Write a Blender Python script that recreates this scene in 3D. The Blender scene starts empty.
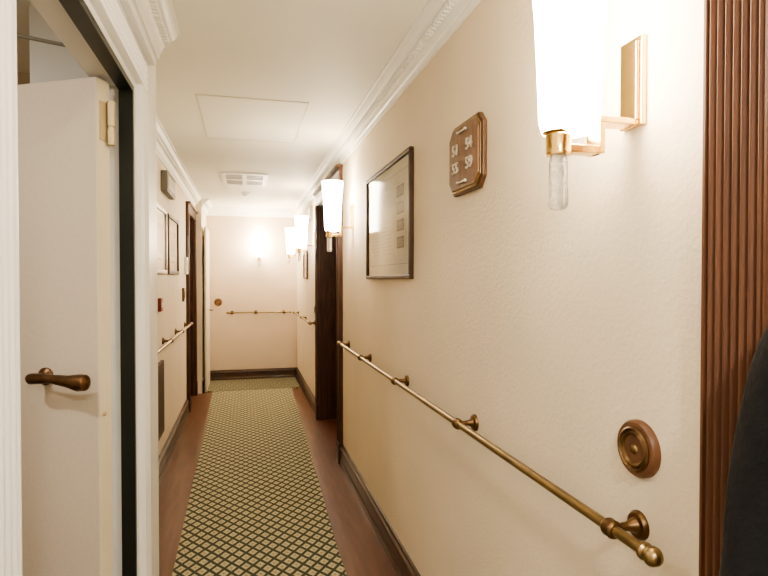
import bpy, math, random
from mathutils import Vector, Matrix
random.seed(4)
S=bpy.context.scene
COL=S.collection
try:
    S.view_settings.view_transform='AgX'
    S.view_settings.look='AgX - Medium High Contrast'
    S.view_settings.exposure=.30
except Exception: pass

# ---------------------------------------------------------------- materials
def newmat(name):
    m=bpy.data.materials.new(name); m.use_nodes=True
    return m, m.node_tree.nodes, m.node_tree.links, m.node_tree.nodes['Principled BSDF']
def simple(name,col,rough=.5,metal=0,bump=0,bscale=200,var=0.0,vscale=6,coat=0,emis=None,estr=0,trans=0,ior=1.45,stretch=None,bdist=.004):
    m,n,l,b=newmat(name)
    b.inputs['Base Color'].default_value=(*col,1); b.inputs['Roughness'].default_value=rough
    b.inputs['Metallic'].default_value=metal; b.inputs['Coat Weight'].default_value=coat
    b.inputs['Transmission Weight'].default_value=trans; b.inputs['IOR'].default_value=ior
    tc=n.new('ShaderNodeTexCoord'); mp=n.new('ShaderNodeMapping'); l.new(tc.outputs['Object'],mp.inputs[0])
    if stretch: mp.inputs['Scale'].default_value=stretch
    if var>0:
        t=n.new('ShaderNodeTexNoise'); t.inputs['Scale'].default_value=vscale; t.inputs['Detail'].default_value=5
        l.new(mp.outputs[0],t.inputs['Vector'])
        r=n.new('ShaderNodeValToRGB'); r.color_ramp.elements[0].position=.3; r.color_ramp.elements[1].position=.7
        r.color_ramp.elements[0].color=(*[c*(1-var) for c in col],1)
        r.color_ramp.elements[1].color=(*[min(1,c*(1+var)) for c in col],1)
        l.new(t.outputs['Fac'],r.inputs[0]); l.new(r.outputs[0],b.inputs['Base Color'])
    if bump>0:
        t2=n.new('ShaderNodeTexNoise'); t2.inputs['Scale'].default_value=bscale; t2.inputs['Detail'].default_value=3
        l.new(mp.outputs[0],t2.inputs['Vector'])
        bp=n.new('ShaderNodeBump'); bp.inputs['Strength'].default_value=bump; bp.inputs['Distance'].default_value=bdist
        l.new(t2.outputs['Fac'],bp.inputs['Height']); l.new(bp.outputs[0],b.inputs['Normal'])
    if emis:
        b.inputs['Emission Color'].default_value=(*emis,1); b.inputs['Emission Strength'].default_value=estr
    return m
M_wall=simple('cream_wallpaper',(.80,.69,.535),.6,bump=.5,bscale=95,var=.03,vscale=3,bdist=.0035)
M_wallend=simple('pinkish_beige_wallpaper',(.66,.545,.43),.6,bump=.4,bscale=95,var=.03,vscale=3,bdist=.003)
M_ceil=simple('ceiling_paint',(.93,.91,.82),.6,bump=.04,bscale=20,var=.015,vscale=2)
M_crown=simple('crown_paint',(.93,.92,.87),.45,var=.02)
M_white=simple('white_gloss_paint',(.88,.88,.86),.35,var=.01,vscale=4)
M_door=simple('door_cream_laminate',(.70,.62,.51),.45,bump=.25,bscale=200,var=.03,vscale=80,bdist=.002)
M_dooredge=simple('door_edge_cream',(.78,.71,.55),.5,var=.04)
M_inner=simple('inner_room_paint',(.66,.58,.45),.6,var=.05)
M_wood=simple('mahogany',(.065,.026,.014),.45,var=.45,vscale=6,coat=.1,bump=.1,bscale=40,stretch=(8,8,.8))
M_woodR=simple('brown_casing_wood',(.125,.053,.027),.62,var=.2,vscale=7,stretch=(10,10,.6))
M_base=simple('baseboard_wood',(.05,.025,.015),.4,var=.4,vscale=5,coat=.2,stretch=(8,.8,8))
M_brass=simple('aged_brass',(.29,.21,.105),.34,metal=1,var=.2,vscale=14)
M_brassd=simple('dark_brass',(.165,.10,.05),.4,metal=1,var=.25,vscale=20)
M_gold=simple('polished_gold',(.80,.55,.21),.2,metal=1,var=.05)
M_silver=simple('pale_numeral_metal',(.78,.74,.66),.3,metal=.7,var=.05)
M_bronze=simple('bronze_handle',(.15,.085,.045),.4,metal=.9,var=.3,vscale=30)
M_shade=simple('lit_frosted_glass',(1,.95,.85),.4,emis=(1,.87,.67),estr=34,var=.01)
M_shade2=simple('bright_lit_frosted_glass',(1,.95,.85),.4,emis=(1,.87,.67),estr=62,var=.01)
M_crys=simple('bubble_crystal',(.95,.93,.88),.08,trans=.75,ior=1.5,bump=1,bscale=110,var=.35,vscale=190)
M_plaque=simple('plaque_wood',(.19,.10,.055),.45,var=.3,vscale=8,stretch=(2,8,2))
M_plaqued=simple('plaque_rim_wood',(.12,.06,.032),.45,var=.3,vscale=8)
M_ring=simple('ring_wood',(.13,.06,.03),.4,var=.3,vscale=8)
M_frame=simple('dark_frame_wood',(.065,.03,.016),.5,var=.3,vscale=10)
M_ink=simple('grey_ink',(.40,.37,.32),.6,var=.3,vscale=60)
M_ink2=simple('light_ink',(.56,.54,.49),.6,var=.2,vscale=90)
M_paper=simple('ivory_paper',(.90,.87,.78),.55,var=.04,vscale=12)
M_dark=simple('dark_rubber',(.012,.015,.012),.4,var=.1)
M_panel=simple('dark_brown_panel',(.05,.03,.02),.5,var=.3)
M_steel=simple('grey_metal',(.35,.34,.31),.35,metal=.8,var=.1)
M_black=simple('black_cloth',(.005,.005,.006),.95,bump=.5,bscale=90,var=.4,vscale=30)
M_skin=simple('skin',(.55,.33,.23),.5,var=.06,vscale=20)
M_hair=simple('dark_hair',(.03,.018,.01),.5,var=.4,vscale=60,stretch=(6,6,1))
M_red=simple('red_plastic',(.17,.015,.012),.35,var=.05)
M_plast=simple('white_plastic',(.90,.89,.86),.4,var=.02)
M_hinge=simple('cream_painted_hinge',(.62,.52,.32),.4,metal=.3,var=.08)
M_grille=simple('vent_grey',(.16,.15,.13),.5,var=.1)
M_seam=simple('panel_seam_grey',(.74,.70,.60),.7,var=.05)
M_filllens=simple('fill_lamp_lens',(1,.95,.85),.4,emis=(1,.88,.7),estr=14,var=.01)  # glowing lens of the added fill lamps

def floor_mat():
    m,n,l,b=newmat('cherry_floorboards')
    tc=n.new('ShaderNodeTexCoord'); mp=n.new('ShaderNodeMapping'); mp.inputs['Scale'].default_value=(14,1.2,1)
    l.new(tc.outputs['Object'],mp.inputs[0])
    t=n.new('ShaderNodeTexNoise'); t.inputs['Scale'].default_value=3; t.inputs['Detail'].default_value=6; l.new(mp.outputs[0],t.inputs['Vector'])
    r=n.new('ShaderNodeValToRGB'); r.color_ramp.elements[0].position=.2; r.color_ramp.elements[1].position=.85
    r.color_ramp.elements[0].color=(.07,.024,.012,1); r.color_ramp.elements[1].color=(.16,.060,.030,1)
    l.new(t.outputs['Fac'],r.inputs[0]); l.new(r.outputs[0],b.inputs['Base Color'])
    b.inputs['Roughness'].default_value=.36; b.inputs['Coat Weight'].default_value=.2; b.inputs['Coat Roughness'].default_value=.2
    return m
M_floor=floor_mat()

def carpet_mat(name,dk=1.0):
    m,n,l,b=newmat(name)
    tc=n.new('ShaderNodeTexCoord'); sp=n.new('ShaderNodeSeparateXYZ'); l.new(tc.outputs['Object'],sp.inputs[0])
    def M(op,a,bb=None,c=None):
        x=n.new('ShaderNodeMath'); x.operation=op
        for i,v in enumerate((a,bb,c)):
            if v is None: continue
            if isinstance(v,(int,float)): x.inputs[i].default_value=v
            else: l.new(v,x.inputs[i])
        return x.outputs[0]
    px,py=.070,.094
    u=M('DIVIDE',sp.outputs[0],px); v=M('DIVIDE',sp.outputs[1],py)
    a=M('ABSOLUTE',M('SUBTRACT',M('FRACT',M('ADD',u,v)),.5))
    c=M('ABSOLUTE',M('SUBTRACT',M('FRACT',M('SUBTRACT',u,v)),.5))
    mx=M('MAXIMUM',a,c)                       # .5 at lattice, 0 at diamond centre
    r=n.new('ShaderNodeValToRGB'); e=r.color_ramp.elements
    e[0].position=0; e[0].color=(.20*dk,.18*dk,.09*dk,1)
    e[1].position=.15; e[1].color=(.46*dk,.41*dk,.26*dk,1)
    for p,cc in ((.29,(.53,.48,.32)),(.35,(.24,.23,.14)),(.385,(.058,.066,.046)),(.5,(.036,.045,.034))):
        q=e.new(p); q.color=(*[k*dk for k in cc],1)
    l.new(mx,r.inputs[0])
    t=n.new('ShaderNodeTexNoise'); t.inputs['Scale'].default_value=150; l.new(tc.outputs['Object'],t.inputs['Vector'])
    r2=n.new('ShaderNodeValToRGB'); r2.color_ramp.elements[0].position=.35; r2.color_ramp.elements[1].position=.65; l.new(t.outputs['Fac'],r2.inputs[0])
    mm=n.new('ShaderNodeMixRGB'); mm.blend_type='OVERLAY'; mm.inputs[0].default_value=.35
    l.new(r.outputs[0],mm.inputs[1]); l.new(r2.outputs[0],mm.inputs[2]); l.new(mm.outputs[0],b.inputs['Base Color'])
    b.inputs['Roughness'].default_value=.95
    bp=n.new('ShaderNodeBump'); bp.inputs['Strength'].default_value=.5; bp.inputs['Distance'].default_value=.003
    l.new(t.outputs['Fac'],bp.inputs['Height']); l.new(bp.outputs[0],b.inputs['Normal'])
    return m
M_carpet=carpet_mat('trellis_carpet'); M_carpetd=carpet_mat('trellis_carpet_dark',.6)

# ---------------------------------------------------------------- geometry helpers
def mesh(name,V,F,mats,parent=None,smooth=False,fm=None,bevel=0):
    me=bpy.data.meshes.new(name); me.from_pydata([tuple(v) for v in V],[],F)
    if not isinstance(mats,(list,tuple)): mats=[mats]
    for m in mats: me.materials.append(m)
    if fm:
        for p,i in zip(me.polygons,fm): p.material_index=i
    import bmesh
    bm=bmesh.new(); bm.from_mesh(me); bmesh.ops.recalc_face_normals(bm,faces=bm.faces); bm.to_mesh(me); bm.free()
    if smooth:
        for p in me.polygons: p.use_smooth=True
    o=bpy.data.objects.new(name,me); COL.objects.link(o)
    if parent: o.parent=parent
    if bevel:
        md=o.modifiers.new('bevel','BEVEL'); md.width=bevel; md.segments=2; md.limit_method='ANGLE'
    if smooth:
        try:
            me.set_sharp_from_angle(angle=math.radians(40))
        except Exception: pass
    return o
class G:
    def __init__(s): s.V=[];s.F=[];s.fm=[]
    def add(s,V,F,m=0):
        k=len(s.V); s.V+= [Vector(v) for v in V]; s.F+=[tuple(i+k for i in f) for f in F]; s.fm+=[m]*len(F); return s
    def box(s,lo,hi,m=0):
        x0,y0,z0=lo;x1,y1,z1=hi
        return s.add([(x0,y0,z0),(x1,y0,z0),(x1,y1,z0),(x0,y1,z0),(x0,y0,z1),(x1,y0,z1),(x1,y1,z1),(x0,y1,z1)],
            [(0,3,2,1),(4,5,6,7),(0,1,5,4),(1,2,6,5),(2,3,7,6),(3,0,4,7)],m)
    def lathe(s,prof,o,axis,n=24,m=0):     # prof: (radius, distance along axis)
        ax=Vector(axis).normalized(); t=Vector((0,0,1)) if abs(ax.z)<.9 else Vector((1,0,0))
        e1=ax.cross(t).normalized(); e2=ax.cross(e1); o=Vector(o)
        V=[];F=[]
        for r,h in prof:
            for i in range(n):
                a=2*math.pi*i/n; V.append(o+ax*h+(e1*math.cos(a)+e2*math.sin(a))*max(r,1e-5))
        for j in range(len(prof)-1):
            for i in range(n):
                k=(i+1)%n; F.append((j*n+i,j*n+k,(j+1)*n+k,(j+1)*n+i))
        F.append(tuple(range(n))[::-1]); F.append(tuple((len(prof)-1)*n+i for i in range(n)))
        return s.add(V,F,m)
    def ext(s,pts,A,B,E,o=(0,0,0),m=0):     # closed profile extruded
        A,B,E,o=map(Vector,(A,B,E,o)); n=len(pts)
        V=[o+A*a+B*b for a,b in pts]; V+=[v+E for v in V]
        F=[(i,(i+1)%n,n+(i+1)%n,n+i) for i in range(n)]+[tuple(range(n))[::-1],tuple(range(n,2*n))]
        return s.add(V,F,m)
    def tube(s,path,rad,n=12,m=0):
        V=[];F=[];path=[Vector(p) for p in path]
        if not isinstance(rad,(list,tuple)): rad=[rad]*len(path)
        ref=None
        for j,p in enumerate(path):
            d=(path[min(j+1,len(path)-1)]-path[max(j-1,0)]).normalized()
            if ref is None:
                t=Vector((0,0,1)) if abs(d.z)<.9 else Vector((1,0,0)); ref=d.cross(t).normalized()
            e1=(ref-d*ref.dot(d)).normalized(); ref=e1; e2=d.cross(e1)
            for i in range(n):
                a=2*math.pi*i/n; V.append(p+(e1*math.cos(a)+e2*math.sin(a))*rad[j])
        for j in range(len(path)-1):
            for i in range(n):
                k=(i+1)%n; F.append((j*n+i,j*n+k,(j+1)*n+k,(j+1)*n+i))
        F.append(tuple(range(n))[::-1]); F.append(tuple((len(path)-1)*n+i for i in range(n)))
        return s.add(V,F,m)
    def make(s,name,mats,parent=None,smooth=False,bevel=0):
        return mesh(name,s.V,s.F,mats,parent,smooth,s.fm,bevel)
def top(o,label,cat,group=None,kind=None):
    o['label']=label; o['category']=cat
    if group: o['group']=group
    if kind: o['kind']=kind
    return o
def struct(o): o['kind']='structure'; return o
def empty(name,loc):
    e=bpy.data.objects.new(name,None); e.location=loc; e.empty_display_size=.05; COL.objects.link(e); return e
def copytree(o,loc,rot=0):
    c=o.copy(); COL.objects.link(c); c.location=loc; c.rotation_euler=(0,0,rot)
    for ch in o.children:
        k=ch.copy(); COL.objects.link(k); k.parent=c; k.matrix_parent_inverse=ch.matrix_parent_inverse.copy()
        for ch2 in ch.children:
            k2=ch2.copy(); COL.objects.link(k2); k2.parent=k
    return c

# ---------------------------------------------------------------- dimensions (metres)
WR=.743; WL=-.62; WLN=-.35; WLF=-.53; YE=8.3; YB=-1.6; H=2.46
YN=2.46          # end of the near left wall
JR=.632          # near right door opening edge
# ---------------------------------------------------------------- shell
struct(G().box((-2.2,YB-.1,-.1),(1.6,YE+.15,0)).make('floor',M_floor))
struct(G().box((-2.2,YB-.1,H),(1.6,YE+.15,H+.1)).make('ceiling',M_ceil))
g=G()
T=.30
g.box((WR,YB,0),(WR+T,-.35,H)); g.box((WR,-.35,2.2),(WR+T,JR+.018,H))
g.box((WR,JR+.018,0),(WR+T,4.45,H)); g.box((WR,4.45,2.2),(WR+T,5.75,H)); g.box((WR,5.75,0),(WR+T,YE,H))
struct(g.make('wall_right',M_wall))
g=G()
g.box((WL-.15,YN,0),(WL,6.5,H)); g.box((WL-.15,6.5,2.2),(WL,7.3,H)); g.box((WL-.15,7.3,0),(WL,7.42,H)); g.box((WL-.15,7.42,0),(WLF,YE,H))
struct(g.make('wall_left',M_wall))
g=G()
g.box((WLN-.12,YB,0),(WLN,.95,H)); g.box((WLN-.12,.95,2.10),(WLN,2.02,H)); g.box((WLN-.12,2.02,0),(WLN,YN-.12,H)); g.box((WL-.15,YN-.12,0),(WLN,YN,H))
struct(g.make('wall_left_near',M_white))
struct(G().box((WL-.15,YE,0),(WR+T,YE+.15,H)).make('wall_end',M_wallend))
struct(G().box((-2.2,YB-.1,0),(1.6,YB,H)).make('wall_back',M_wall))
# side room behind the open door
g=G(); g.box((-2.2,.2,0),(-2.1,3.2,H)); g.box((-2.1,.2,0),(WLN-.12,.3,H)); g.box((-2.1,3.1,0),(WL-.15,3.2,H))
struct(g.make('wall_side_room',M_inner))
# doorway recess boxes at right
g=G(); g.box((WR+T,-.45,0),(WR+T+.05,.75,2.3)); struct(g.make('wall_recess_near',M_wood))
g=G(); g.box((WL-.22,6.4,0),(WL-.15,7.4,2.3)); struct(g.make('wall_recess_left',M_wood))
g=G(); g.box((WR+T,4.35,0),(WR+T+.05,5.85,2.3)); struct(g.make('wall_recess_far',M_wood))

# crown moulding
def crownprof(s=.9):
    return [(a*s,b*s) for a,b in [(0,0),(0,-.125),(.012,-.125),(.016,-.112),(.012,-.104),(.022,-.098),(.030,-.075),(.050,-.052),(.056,-.050),(.056,-.040),(.072,-.036),(.085,-.024),(.092,-.012),(.105,-.010),(.105,0)]]
def crown(name,X,y0,y1,side,beads=True):
    g=G(); g.ext(crownprof(),(side,0,0),(0,0,1),(0,y1-y0,0),(X,y0,H))
    if beads:
        y=y0+.02
        while y<y1-.01:
            xx=X+side*.034; g.box((min(xx,xx+side*.022),y,H-.062),(max(xx,xx+side*.022),y+.014,H-.044)); y+=.028
    return struct(g.make(name,M_crown))
crown('trim_1',WR,YB,YE,-1); crown('trim_2',WL,YN,7.42,1); crown('trim_3',WLN,YB,YN,1); crown('trim_4',WLF,7.42,YE,1)
g=G(); g.ext(crownprof(),(0,-1,0),(0,0,1),(WR-WLF,0,0),(WLF,YE,H)); struct(g.make('trim_5',M_crown))

# baseboards
BP=[(0,0),(.026,0),(.026,.035),(.020,.042),(.020,.105),(.026,.112),(.022,.128),(.012,.135),(.010,.148),(0,.150)]
def base(name,X,y0,y1,side): 
    struct(G().ext(BP,(side,0,0),(0,0,1),(0,y1-y0,0),(X,y0,0)).make(name,M_base))
base('baseboard_right',WR,.765,4.33,-1); base('baseboard_right_far',WR,5.87,YE,-1)
base('baseboard_left',WL,YN,6.40,1); base('baseboard_left_far',WLF,7.42,YE,1)
struct(G().ext(BP,(0,-1,0),(0,0,1),(WR-WLF,0,0),(WLF,YE,0)).make('baseboard_end',M_base))

# fluted casings
def fluteprof(w,d,nf):
    pts=[(0,0),(0,d*.55),(w*.04,d),(w*.08,d)]
    a,b=w*.09,w*.91; step=(b-a)/nf
    for i in range(nf):
        for k in range(7):
            t=math.pi*k/6; pts.append((a+step*(i+.1+.8*k/6), d-.007+.007*math.sin(t)))
        pts.append((a+step*(i+.98), d-.009))
    pts+= [(w*.92,d),(w*.96,d),(w,d*.55),(w,0)]
    return pts
def casing(name,X,side,y0,y1,w,z1,mat,d=.032,nf=5):
    g=G()
    g.ext(fluteprof(w,d,nf),(0,1,0),(side,0,0),(0,0,z1-.16),(X,y0-w,.16))
    g.ext(fluteprof(w,d,nf),(0,1,0),(side,0,0),(0,0,z1-.16),(X,y1,.16))
    for a in (y0-w,y1): g.box((min(X,X+side*(d+.006)),a-.003,0),(max(X,X+side*(d+.006)),a+w+.003,.16))
    g.ext(fluteprof(w,d,nf),(0,0,1),(side,0,0),(0,y1-y0+2*w,0),(X,y0-w,z1))
    g.box((min(X,X+side*(d+.02)),y0-w-.015,z1+w),(max(X,X+side*(d+.02)),y1+w+.015,z1+w+.02))
    return struct(g.make(name,mat))
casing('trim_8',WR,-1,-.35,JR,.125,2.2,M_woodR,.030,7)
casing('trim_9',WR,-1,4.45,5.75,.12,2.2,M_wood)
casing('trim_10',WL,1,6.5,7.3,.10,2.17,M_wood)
casing('trim_11',WLN,1,.95,2.02,.11,2.10,M_white,.022,4)
def lining(name,x0,x1,y0,y1,z,mat,t=.018):
    g=G(); g.box((x0,y0,0),(x1,y0+t,z)); g.box((x0,y1-t,0),(x1,y1,z)); g.box((x0,y0+t,z-t),(x1,y1-t,z)); return struct(g.make(name,mat))
lining('trim_12',WR,WR+T,-.35,JR+.018,2.2,M_woodR); lining('trim_13',WR,WR+T,4.45,5.75,2.2,M_wood); lining('trim_14',WL-.15,WL,6.5,7.3,2.2,M_wood)
# white jamb rebate with dark seal
g=G(); g.box((WLN-.12,1.995,0),(WLN,2.02,2.10)); g.box((WLN-.12,.95,0),(WLN,.97,2.10)); g.box((WLN-.12,.97,2.08),(WLN,1.995,2.10)); struct(g.make('trim_15',M_white))
g=G(); g.box((WLN-.045,1.975,0),(WLN-.002,1.995,2.08)); g.box((WLN-.045,.97,2.062),(WLN-.002,1.975,2.08)); struct(g.make('trim_16',M_dark))

# wooden panelled doors set in the recesses
def panel_door(name,X,side,y0,y1,z1,hx):
    g=G(); g.box((min(X,X-side*.04),y0,0.01),(max(X,X-side*.04),y1,z1))
    w=y1-y0
    for a,b in ((.15,.95),(1.1,z1-.15)):
        for k in range(2):
            ya=y0+.1+k*(w/2-.04); yb=ya+w/2-.16
            g.box((min(X,X+side*.012),ya,a),(max(X,X+side*.012),yb,b))
    o=struct(g.make(name,M_wood,bevel=.004))
    h=G().tube([(X,hx,1.02),(X+side*.05,hx,1.02),(X+side*.055,hx+.1,1.02)],.009).make('door_handle',M_brass,o,True)
panel_door('door_1',WR+T-.02,-1,4.468,5.732,2.18,4.6); panel_door('door_2',WL-.13,1,6.518,7.282,2.18,6.62)
panel_door('door_3',WR+T-.02,-1,-.332,JR,2.18,-.2)
# pale door leaf folded back against the far left wall
d5=struct(G().box((WLF+.028,7.46,.01),(WLF+.052,8.18,2.12)).make('door_5',M_door,bevel=.003))
G().tube([(WLF+.052,8.10,1.02),(WLF+.092,8.10,1.02),(WLF+.097,8.0,1.02)],.009).make('door_handle',M_brass,d5,True)

# ceiling hatch outline and hardware
g=G()
for a,b,c,d in ((-.26,3.23,.36,3.245),(-.26,4.2,.36,4.215),(-.26,3.23,-.253,4.215),(.353,3.23,.36,4.215)): g.box((a,b,H-.003),(c,d,H))
g.box((-.253,3.245,H-.0015),(.353,4.2,H),1)
top(g.make('ceiling_hatch',[M_seam,M_ceil]),'cream rectangular access panel flush in the ceiling','ceiling hatch')
g=G(); g.box((-.22,5.50,H-.014),(.22,5.54,H)); g.box((-.22,6.12,H-.014),(.22,6.16,H)); g.box((-.22,5.54,H-.014),(-.18,6.12,H)); g.box((.18,5.54,H-.014),(.22,6.12,H)); g.box((-.18,5.80,H-.014),(.18,5.86,H)); g.box((-.02,5.54,H-.014),(.02,6.12,H))
ve=g.make('ceiling_vent',M_plast); top(ve,'square white slatted air vent in the ceiling','air vent')
g=G(); g.box((-.18,5.54,H-.003),(.18,6.12,H-.001),1)
for y in (5.60,5.67,5.74,5.92,5.99,6.06):
    g.box((-.18,y,H-.008),(.18,y+.014,H-.003))
g.make('slats',[M_plast,M_grille],ve)
sd=G().lathe([(.055,0),(.055,.012),(.045,.02),(.04,.035),(.02,.042)],(.02,6.75,H),(0,0,-1)).make('smoke_detector',M_plast,None,True); top(sd,'round white smoke detector on the ceiling','smoke detector')

# ---------------------------------------------------------------- carpet
def carpet(name,pts,mat,label):
    g=G(); g.ext(pts,(1,0,0),(0,1,0),(0,0,.012),(0,0,0)); o=g.make(name,mat); return top(o,label,'carpet')
carpet('carpet_runner',[(-.35,YB+.2),(.47,YB+.2),(.475,3),(.60,7.45),(-.40,7.45),(-.35,3)],M_carpet,'long green and gold trellis-patterned carpet runner on wood floor')
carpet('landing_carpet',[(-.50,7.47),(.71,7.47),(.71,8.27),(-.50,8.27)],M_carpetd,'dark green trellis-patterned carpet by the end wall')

# ---------------------------------------------------------------- handrails (aged brass)
HZ=.972
def rosette(g,o,ax,r,m=0):
    g.lathe([(r,0),(r,.004),(r*.85,.010),(r*.55,.012),(r*.4,.02),(r*.3,.03)],o,ax,20,m)
def handrail(X,side,y0,y1,ys,label,horizontal=None):
    e=empty('handrail',(X,(y0+y1)/2,HZ)); xo=side*.063
    r=.0105
    def P(x,y,z): return (x-X, y-(y0+y1)/2, z-HZ)
    g=G(); a=P(X+xo,y0,HZ); L=y1-y0
    def knob(): return [(.004,0),(.012,.005),(.0175,.014),(.0175,.020),(.013,.028),(.012,.031),(.016,.035),(.016,.040),(r,.044)]
    prof=knob()+[(r,L-.044)]+[(rr,L-h) for rr,h in knob()[::-1][1:]]
    g.lathe(prof,a,(0,1,0),18); g.make('rail',M_brass,e,True)
    for y in ys:
        b=G(); rosette(b,P(X,y,HZ),(side,0,0),.028)
        b.tube([P(X+side*.02,y,HZ),P(X+side*.045,y,HZ),P(X+xo,y,HZ)],[.009,.008,.008])
        b.lathe([(r,0),(.016,.003),(.018,.008),(.016,.015),(.018,.023),(.016,.028),(r,.031)],P(X+xo,y-.0155,HZ),(0,1,0),18)
        b.make('bracket',M_brassd,e,True)
    return top(e,label,'handrail')
handrail(WR,-1,.80,4.15,(.93,1.73,2.53,3.33,4.05),'long aged brass handrail on cream wall with round brackets')
handrail(WR,-1,6.0,8.15,(6.1,7.0,8.0),'short aged brass handrail beyond the dark doorway')
handrail(WL,1,3.6,6.3,(3.8,4.6,5.4,6.2),'aged brass handrail below the row of framed pictures')
h=handrail(YE,-1,-.26,.66,(-.15,.25,.58),'aged brass handrail across the end wall')
h.location=(.20,YE,HZ); h.rotation_euler=(0,0,math.radians(90))

# ---------------------------------------------------------------- brass call rosettes
def call(loc,rot,label):
    e=empty('wall_rosette',loc); 
    G().lathe([(.055,0),(.055,.010),(.051,.015),(.044,.016)],(0,0,0),(-1,0,0),36).make('wooden_ring',M_ring,e,True)
    G().lathe([(.043,.012),(.043,.018),(.039,.021),(.036,.017),(.031,.020),(.026,.016),(.018,.012),(.014,.013)],(0,0,0),(-1,0,0),36).make('brass_dish',M_brassd,e,True)
    G().lathe([(.011,.012),(.010,.016),(.006,.019),(.003,.020)],(0,0,0),(-1,0,0),20).make('button',M_brass,e,True)
    e.rotation_euler=(0,0,rot); return top(e,label,'wall button')
call((WR,.928,1.122),0,'round brass button dish on wooden ring above the handrail')
call((WR,6.0,1.12),0,'small round brass button on the distant wall')
call((-.37,YE,1.12),math.radians(90),'round brass button dish on the end wall')

# ---------------------------------------------------------------- sconces
def sconce():
    e=empty('wall_sconce',(0,0,0))   # origin on wall at cup height, sticks out along -x
    g=G()
    g.box((-.012,-.032,.045),(0,.032,.215)); g.box((-.018,-.024,.055),(-.012,.024,.205))
    g.make('backplate',M_gold,e,bevel=.002)
    g=G(); g.box((-.094,-.022,.046),(-.012,.022,.058)); g.box((-.094,-.022,-.012),(-.082,.022,.046)); g.box((-.168,-.014,-.012),(-.082,.014,.004))
    g.make('arm',M_gold,e,bevel=.002)
    G().lathe([(.010,-.018),(.0235,-.017),(.0245,-.014),(.0235,-.011),(.0235,.016),(.0245,.019),(.0235,.022),(.030,.026)],(-.168,0,0),(0,0,1),32).make('cup',M_gold,e,True)
    G().lathe([(.014,0),(.0175,-.010),(.0175,-.055),(.0185,-.075),(.0185,-.092),(.014,-.100),(.006,-.102)],(-.168,0,-.018),(0,0,1)).make('crystal_drop',M_crys,e,True)
    G().lathe([(.028,.022),(.050,.028),(.056,.05),(.060,.15),(.065,.25),(.072,.33),(.076,.37),(.071,.37),(.060,.30)],(-.146,0,0),(0,0,1),32).make('lamp_shade',M_shade,e,True)
    return e
s0=sconce(); s0.location=(WR,.95,1.70)
lab='gold wall sconce with glowing frosted glass shade and crystal drop'
top(s0,lab,'wall lamp','corridor wall sconces')
for y in (3.9,6.12,7.6): copytree(s0,(WR,y,1.76))
c=copytree(s0,(.20,YE,1.74),math.radians(90))
c['label']='gold wall sconce with glowing shade on the end wall'
for ch in c.children:
    if ch.name.startswith('lamp_shade'):
        ch.data=ch.data.copy(); ch.data.materials[0]=M_shade2

# ---------------------------------------------------------------- number plaque
def text(s,size,loc,rot,mat,parent,name,depth=.0025):
    cu=bpy.data.curves.new(name,'FONT'); cu.body=s; cu.size=size; cu.extrude=depth; cu.align_x='CENTER'; cu.align_y='CENTER'; cu.offset=.0003
    t=bpy.data.objects.new('tmp',cu); COL.objects.link(t)
    bpy.context.view_layer.update()
    me=bpy.data.meshes.new_from_object(t.evaluated_get(bpy.context.evaluated_depsgraph_get()))
    COL.objects.unlink(t); bpy.data.objects.remove(t)
    o=bpy.data.objects.new(name,me); me.materials.clear(); me.materials.append(mat); COL.objects.link(o)
    o.location=loc; o.rotation_euler=rot
    if parent: o.parent=parent
    return o
def octo(w,h,c): return [(-w+c,-h),(w-c,-h),(w,-h+c),(w,h-c),(w-c,h),(-w+c,h),(-w,h-c),(-w,-h+c)]
pl=G().ext(octo(.145,.122,.035),(0,1,0),(0,0,1),(-.016,0,0)).make('number_plaque',M_plaqued,bevel=.004); pl.location=(WR,1.785,1.865)
e=pl
G().ext(octo(.136,.114,.032),(0,1,0),(0,0,1),(-.005,0,0),(-.016,0,0)).make('brass_edge',M_brass,e,bevel=.002)
G().ext(octo(.128,.106,.030),(0,1,0),(0,0,1),(-.010,0,0),(-.016,0,0)).make('face',M_plaque,e,bevel=.003)
R=(math.pi/2,0,-math.pi/2)
for s,y,z in (('51',.062,.031),('54',-.060,.031),('55',.062,-.032),('59',-.060,-.032)):
    text(s,.054,(-.0285,y,z),R,M_silver,e,'numeral')
for z in (.086,-.086):
    g=G(); g.lathe([(.004,0),(.006,.006),(.004,.012),(.003,.02),(.003,.06),(.004,.068),(.006,.074),(.003,.08)],(-.031,-.04,z),(0,1,0),10); g.make('metal_rod',M_silver,e,True)
top(e,'octagonal wooden plaque with pale metal cabin numbers','number plaque')

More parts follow.
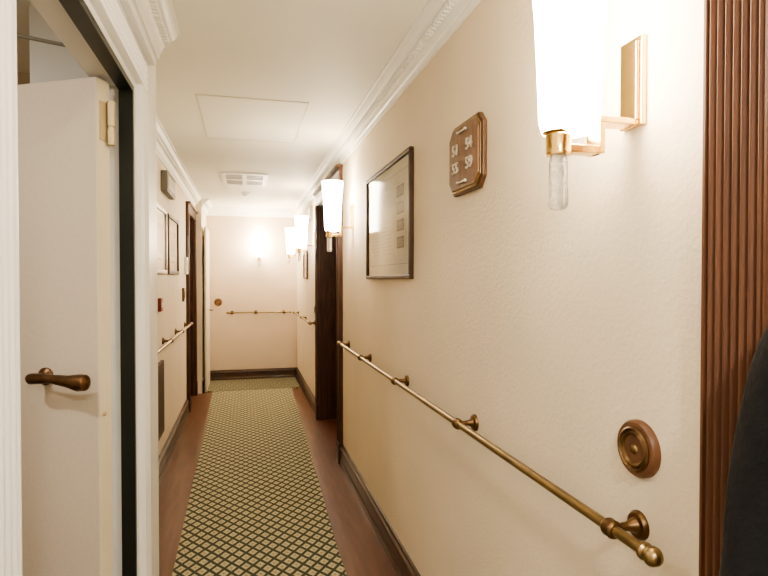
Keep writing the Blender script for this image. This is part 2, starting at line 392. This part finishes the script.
# ---------------------------------------------------------------- framed pictures
def glassmat(name,ior,ro):
    m=bpy.data.materials.new(name); m.use_nodes=True; n=m.node_tree.nodes; l=m.node_tree.links; n.clear()
    o=n.new('ShaderNodeOutputMaterial'); t=n.new('ShaderNodeBsdfTransparent'); gl=n.new('ShaderNodeBsdfGlossy'); gl.inputs['Roughness'].default_value=ro
    f=n.new('ShaderNodeFresnel'); f.inputs[0].default_value=ior; mx=n.new('ShaderNodeMixShader')
    l.new(f.outputs[0],mx.inputs[0]); l.new(t.outputs[0],mx.inputs[1]); l.new(gl.outputs[0],mx.inputs[2]); l.new(mx.outputs[0],o.inputs[0]); return m
M_glass=glassmat('matte_picture_glass',1.25,.10)
M_glass2=glassmat('glossy_picture_glass',1.5,.06)
def picture(name,loc,w,h,side,label,fw=.022,mat=M_frame,style=0,gm=None):
    e=empty(name,loc)     # lies in local YZ plane facing side*x
    g=G(); d=.022*side
    def b(y0,y1,z0,z1,x1,m=0,x0=0): g.box((min(x0,x1),min(y0,y1),z0),(max(x0,x1),max(y0,y1),z1),m)
    b(-w/2,w/2,h/2-fw,h/2,d); b(-w/2,w/2,-h/2,-h/2+fw,d); b(-w/2,-w/2+fw,-h/2+fw,h/2-fw,d); b(w/2-fw,w/2,-h/2+fw,h/2-fw,d)
    g.make('frame',mat,e,bevel=.004)
    g=G(); b(-w/2+fw,w/2-fw,-h/2+fw,h/2-fw,side*.006,0)
    x0,x1=side*.0061,side*.0068
    W,HH=w-2*fw,h-2*fw
    if style==1:
        # for this wall the reader's left is +y
        def q(l,r,z0,z1,m,xx=None): b(-l*W,-r*W,z0*HH,z1*HH,xx or x1,m,x0)
        for z0,z1 in ((.40,.406),(-.406,-.40)): q(-.45,.45,z0,z1,1)
        q(-.45,-.446,-.4,.4,1); q(.446,.45,-.4,.4,1)
        q(-.30,.02,.31,.34,1)
        for k in range(4):
            z=.22-k*.15
            q(.22,.36,z-.035,z+.065,2); q(.232,.348,z-.02,z+.05,1,side*.0074)
        for k in range(16): q(-.40,-.16-random.random()*.05,.24-k*.036,.2435-k*.036,1)
        for k in range(16): q(-.12,.12-random.random()*.04,.24-k*.036,.2435-k*.036,1)
    else:
        b(-W*.30,W*.30,-HH*.22,HH*.28,x1,1,x0); b(-W*.24,W*.24,-HH*.12,HH*.1,side*.0072,2,x0)
        b(-W*.15,W*.15,-HH*.34,-HH*.31,x1,2,x0)
    g.make('print',[M_paper,M_ink2,M_ink],e)
    X=side*.012; a,c=w/2-fw,h/2-fw
    g=G(); g.add([(X,-a,-c),(X,a,-c),(X,a,c),(X,-a,c)],[(0,1,2,3)])
    o=g.make('glass_pane',gm or M_glass,e)
    if (o.data.polygons[0].normal.x>0)!=(side>0): o.data.flip_normals()
    return top(e,label,'picture')
picture('framed_picture',(WR,2.90,1.75),.94,.60,-1,'large dark-framed printed sheet with columns of text and drawings',.020,M_frame,1)
picture('framed_picture',(WL,5.22,1.74),.70,.50,1,'dark-framed print above the handrail',.03,gm=M_glass2)
picture('framed_picture',(WL,4.42,1.74),.66,.50,1,'pale-framed print above the handrail',.03,M_steel,gm=M_glass2)
picture('framed_picture',(WR,7.0,1.62),.40,.34,-1,'small dark-framed print between two sconces',.02)

# small wall things on the left
def tbox(name,lo,hi,mat,label,cat,inner=None,side=1):
    g=G(); g.box(lo,hi); 
    o=g.make(name,mat,bevel=.006); 
    if inner:
        x=hi[0] if side>0 else lo[0]; a,bm,nm=inner
        k=G(); k.box((min(x,x+side*.004),lo[1]+a,lo[2]+a),(max(x,x+side*.004),hi[1]-a,hi[2]-a)); k.make(nm,bm,o)
    return top(o,label,cat)
tbox('direction_sign',(WL+.001,4.55,2.12),(WL+.05,5.05,2.28),M_grille,'dark grey wall sign box under the crown moulding','sign',(.03,M_steel,'sign_face'))
tbox('thermostat',(WL+.001,6.22,1.50),(WL+.03,6.34,1.68),M_plast,'small white thermostat beside the dark doorway','thermostat',(.03,M_steel,'display'))
tbox('fire_call_point',(WL+.001,4.36,1.21),(WL+.025,4.46,1.31),M_red,'small red fire call point above the handrail','fire alarm',(.03,M_plast,'press_plate'))
tbox('light_switch',(WL+.001,6.0,1.22),(WL+.02,6.09,1.36),M_brassd,'dark brass switch plate above the handrail','light switch',(.03,M_dark,'rocker'))
tbox('wall_cabinet_door',(WL+.001,4.0,.30),(WL+.025,4.50,.84),M_wood,'dark wooden cabinet door low on the wall','wall cabinet',(.05,M_panel,'cabinet_panel'))
tbox('exit_sign',(WR-.03,6.35,2.14),(WR-.001,6.65,2.28),M_steel,'grey sign box high on the wall past the doorway','sign',(.02,M_plast,'sign_face'),-1)

# ---------------------------------------------------------------- open cream door on the near side
dl=struct(G().box((-.40,0,.02),(0,.055,2.07)).make('door_4',[M_door],bevel=.003))
dl.location=(-.440,1.885,0); dl.rotation_euler=(0,0,-math.radians(28))
G().box((0.0,.002,.025),(.002,.053,2.065)).make('door_edge',M_dooredge,dl)
HZ2=1.142
g=G(); g.lathe([(.028,0),(.028,.006),(.022,.012),(.015,.016),(.012,.05)],(-.195,0,HZ2),(0,-1,0),20)
g.tube([(-.210,-.045,HZ2),(-.195,-.056,HZ2+.001),(-.155,-.060,HZ2+.004),(-.11,-.060,HZ2+.004),(-.06,-.060,HZ2),(-.02,-.058,HZ2-.003),(.003,-.057,HZ2-.002),(.010,-.056,HZ2-.002)],[.015,.0175,.016,.014,.018,.026,.024,.013],14)
dh=g.make('door_handle',M_bronze,dl,True); dh['label']='bronze lever handle'
g=G(); g.lathe([(.003,0),(.011,.004),(.011,.055),(.008,.057),(.008,.060),(.011,.062),(.011,.138),(.003,.142)],(0.020,.040,1.865),(0,0,1),14); g.box((.002,.010,1.88),(.0065,.050,2.0))
g.make('hinge',M_hinge,dl,True)
g=G(); g.lathe([(.007,0),(.007,.004),(.004,.006)],(.002,.02,1.03),(1,-.0,0),14); g.make('latch_pin',M_hinge,dl,True)
top(G().tube([(-.47,2.035,2.20),(-2.1,1.42,2.20)],.006).make('side_room_rod',M_steel,None,True),'thin grey metal rod spanning the side room','rod')  # plain thin rod above the open door, purpose unknown

# ---------------------------------------------------------------- person in black at the near doorway
def skinobj(name,verts,edges,mat,parent,sub=2,root=0):
    me=bpy.data.meshes.new(name); me.from_pydata([v[:3] for v in verts],edges,[]); me.materials.append(mat)
    o=bpy.data.objects.new(name,me); COL.objects.link(o)
    sk=o.modifiers.new('skin','SKIN'); sk.use_smooth_shade=True
    for i,v in enumerate(verts):
        d=me.skin_vertices[0].data[i]; r=v[3]; d.radius=(r if isinstance(r,tuple) else (r,r)); d.use_root=(i==root)
    ss=o.modifiers.new('sub','SUBSURF'); ss.levels=sub; ss.render_levels=sub
    if parent: o.parent=parent
    return o
pe=empty('person',(.710,.342,0))   # faces -x, shoulders along y
pe.scale=(1,1,1.062)
bv=[(0,0,.92,(.13,.16)),(0,0,1.08,(.105,.135)),(0,0,1.24,(.12,.155)),(.01,0,1.34,(.09,.13)),(.01,0,1.42,.052),(0,0,1.47,.048)]
be=[(0,1),(1,2),(2,3),(3,4),(4,5)]
def addc(v,e,frm,pts):
    k=len(v); v+=pts; e.append((frm,k)); e+=[(k+i,k+i+1) for i in range(len(pts)-1)]
for s in (1,-1):
    addc(bv,be,3,[(.0,.15*s,1.345,.066),(-.02,.215*s,1.29,.062),(-.045,.235*s,1.10,.060),(-.075,.225*s,.99,.050),(-.17,.20*s,.86,.042),(-.20,.19*s,.80,.034)])
    addc(bv,be,0,[(0,.09*s,.84,.088),(0,.10*s,.48,.062),(.02,.10*s,.30,.056),(.02,.10*s,.10,.042),(0,.10*s,.045,.042),(-.13,.11*s,.035,.036)])
body=skinobj('body',bv,be,M_black,pe); body['label']='black jacket and trousers'
g=G(); V=[];F=[];n=20;mr=14
for j in range(mr+1):
    ph=math.pi*j/mr; z=math.cos(ph); rr=math.sin(ph)
    for i in range(n):
        a=2*math.pi*i/n; x=rr*math.cos(a); y=rr*math.sin(a)
        jaw=1-.28*max(0,-z)
        px=x*.092*(jaw if x<0 else 1-.35*max(0,-z)); py=y*.073*jaw; pz=z*.112
        if x<0 and abs(y)<.2 and -.35<z<.1: px-=.016*(1-abs(y)/.2)*(.1-z+.1)
        V.append((px,py,pz+1.575))
for j in range(mr):
    for i in range(n): F.append((j*n+i,j*n+(i+1)%n,(j+1)*n+(i+1)%n,(j+1)*n+i))
g.add(V,F); g.make('head',M_skin,pe,True)
V=[(v[0]*1.13+.012,v[1]*1.14,(v[2]-1.575)*1.1+1.583) for v in V]
F2=[f for f in F if all(V[i][0]>-.02 or V[i][2]>1.64 for i in f)]
g=G(); g.add(V,F2); g.make('hair',M_hair,pe,True)
for s in (1,-1):
    hv=[(-.20,.19*s,.80,.024),(-.225,.186*s,.765,(.018,.034)),(-.245,.183*s,.73,(.014,.034))]; he=[(0,1),(1,2)]
    for k,(dx,L) in enumerate(((-.024,.07),(-.008,.08),(.008,.075),(.024,.06))):
        addc(hv,he,2,[(-.25+dx,.183*s,.715,.009),(-.262+dx,.178*s,.715-L*.5,.0085),(-.258+dx,.170*s,.715-L,.0075)])
    addc(hv,he,1,[(-.252,.180*s,.765,.010),(-.272,.172*s,.735,.009),(-.277,.168*s,.71,.008)])
    skinobj('hand',hv,he,M_skin,pe,1)
    G().lathe([(.004,-.004),(.013,-.002),(.011,.004),(.006,.006)],(-.080,.030*s,1.592),(-1,0,0),12).make('eye',M_hair,pe,True)
G().tube([(-.083,-.024,1.523),(-.089,0,1.521),(-.083,.024,1.523)],[.004,.006,.004],8).make('mouth',simple('lips',(.42,.16,.13),.5,var=.05),pe,True)
top(pe,'person in black jacket standing in the wooden doorway','person')

# ---------------------------------------------------------------- fill lamps added out of view behind the camera and in side room
def fill_lamp(x,y,w,label='round fill light added overhead, out of view',r=.07):
    e=empty('added_fill_light',(x,y,H)); 
    G().lathe([(r+.02,0),(r+.02,.008),(r,.012)],(0,0,0),(0,0,-1)).make('ring',M_plast,e,True)
    G().lathe([(r,.011),(r*.9,.018),(.01,.02)],(0,0,0),(0,0,-1)).make('lens',M_filllens,e,True)
    top(e,label,'added fill light','added fill lights')
    li=bpy.data.lights.new('fill_bulb','AREA'); li.shape='DISK'; li.size=.16; li.energy=w; li.color=(1,.93,.84)
    lo=bpy.data.objects.new('fill_bulb',li); lo.location=(0,0,-.03); lo.parent=e; COL.objects.link(lo)
fill_lamp(.15,-.7,34); fill_lamp(-1.3,1.2,12)  # both put in only to brighten the corridor and side room

w=bpy.data.worlds.new('world'); S.world=w; w.use_nodes=True
w.node_tree.nodes['Background'].inputs[0].default_value=(1,.85,.65,1); w.node_tree.nodes['Background'].inputs[1].default_value=.3

# ---------------------------------------------------------------- camera
cam=bpy.data.cameras.new('camera'); co=bpy.data.objects.new('camera',cam); COL.objects.link(co)
cam.sensor_width=36; cam.lens=560/768*36; cam.clip_start=.02
co.location=(0,0,1.45); co.rotation_euler=(math.radians(90-.92),0,-math.radians(13.94))
S.camera=co
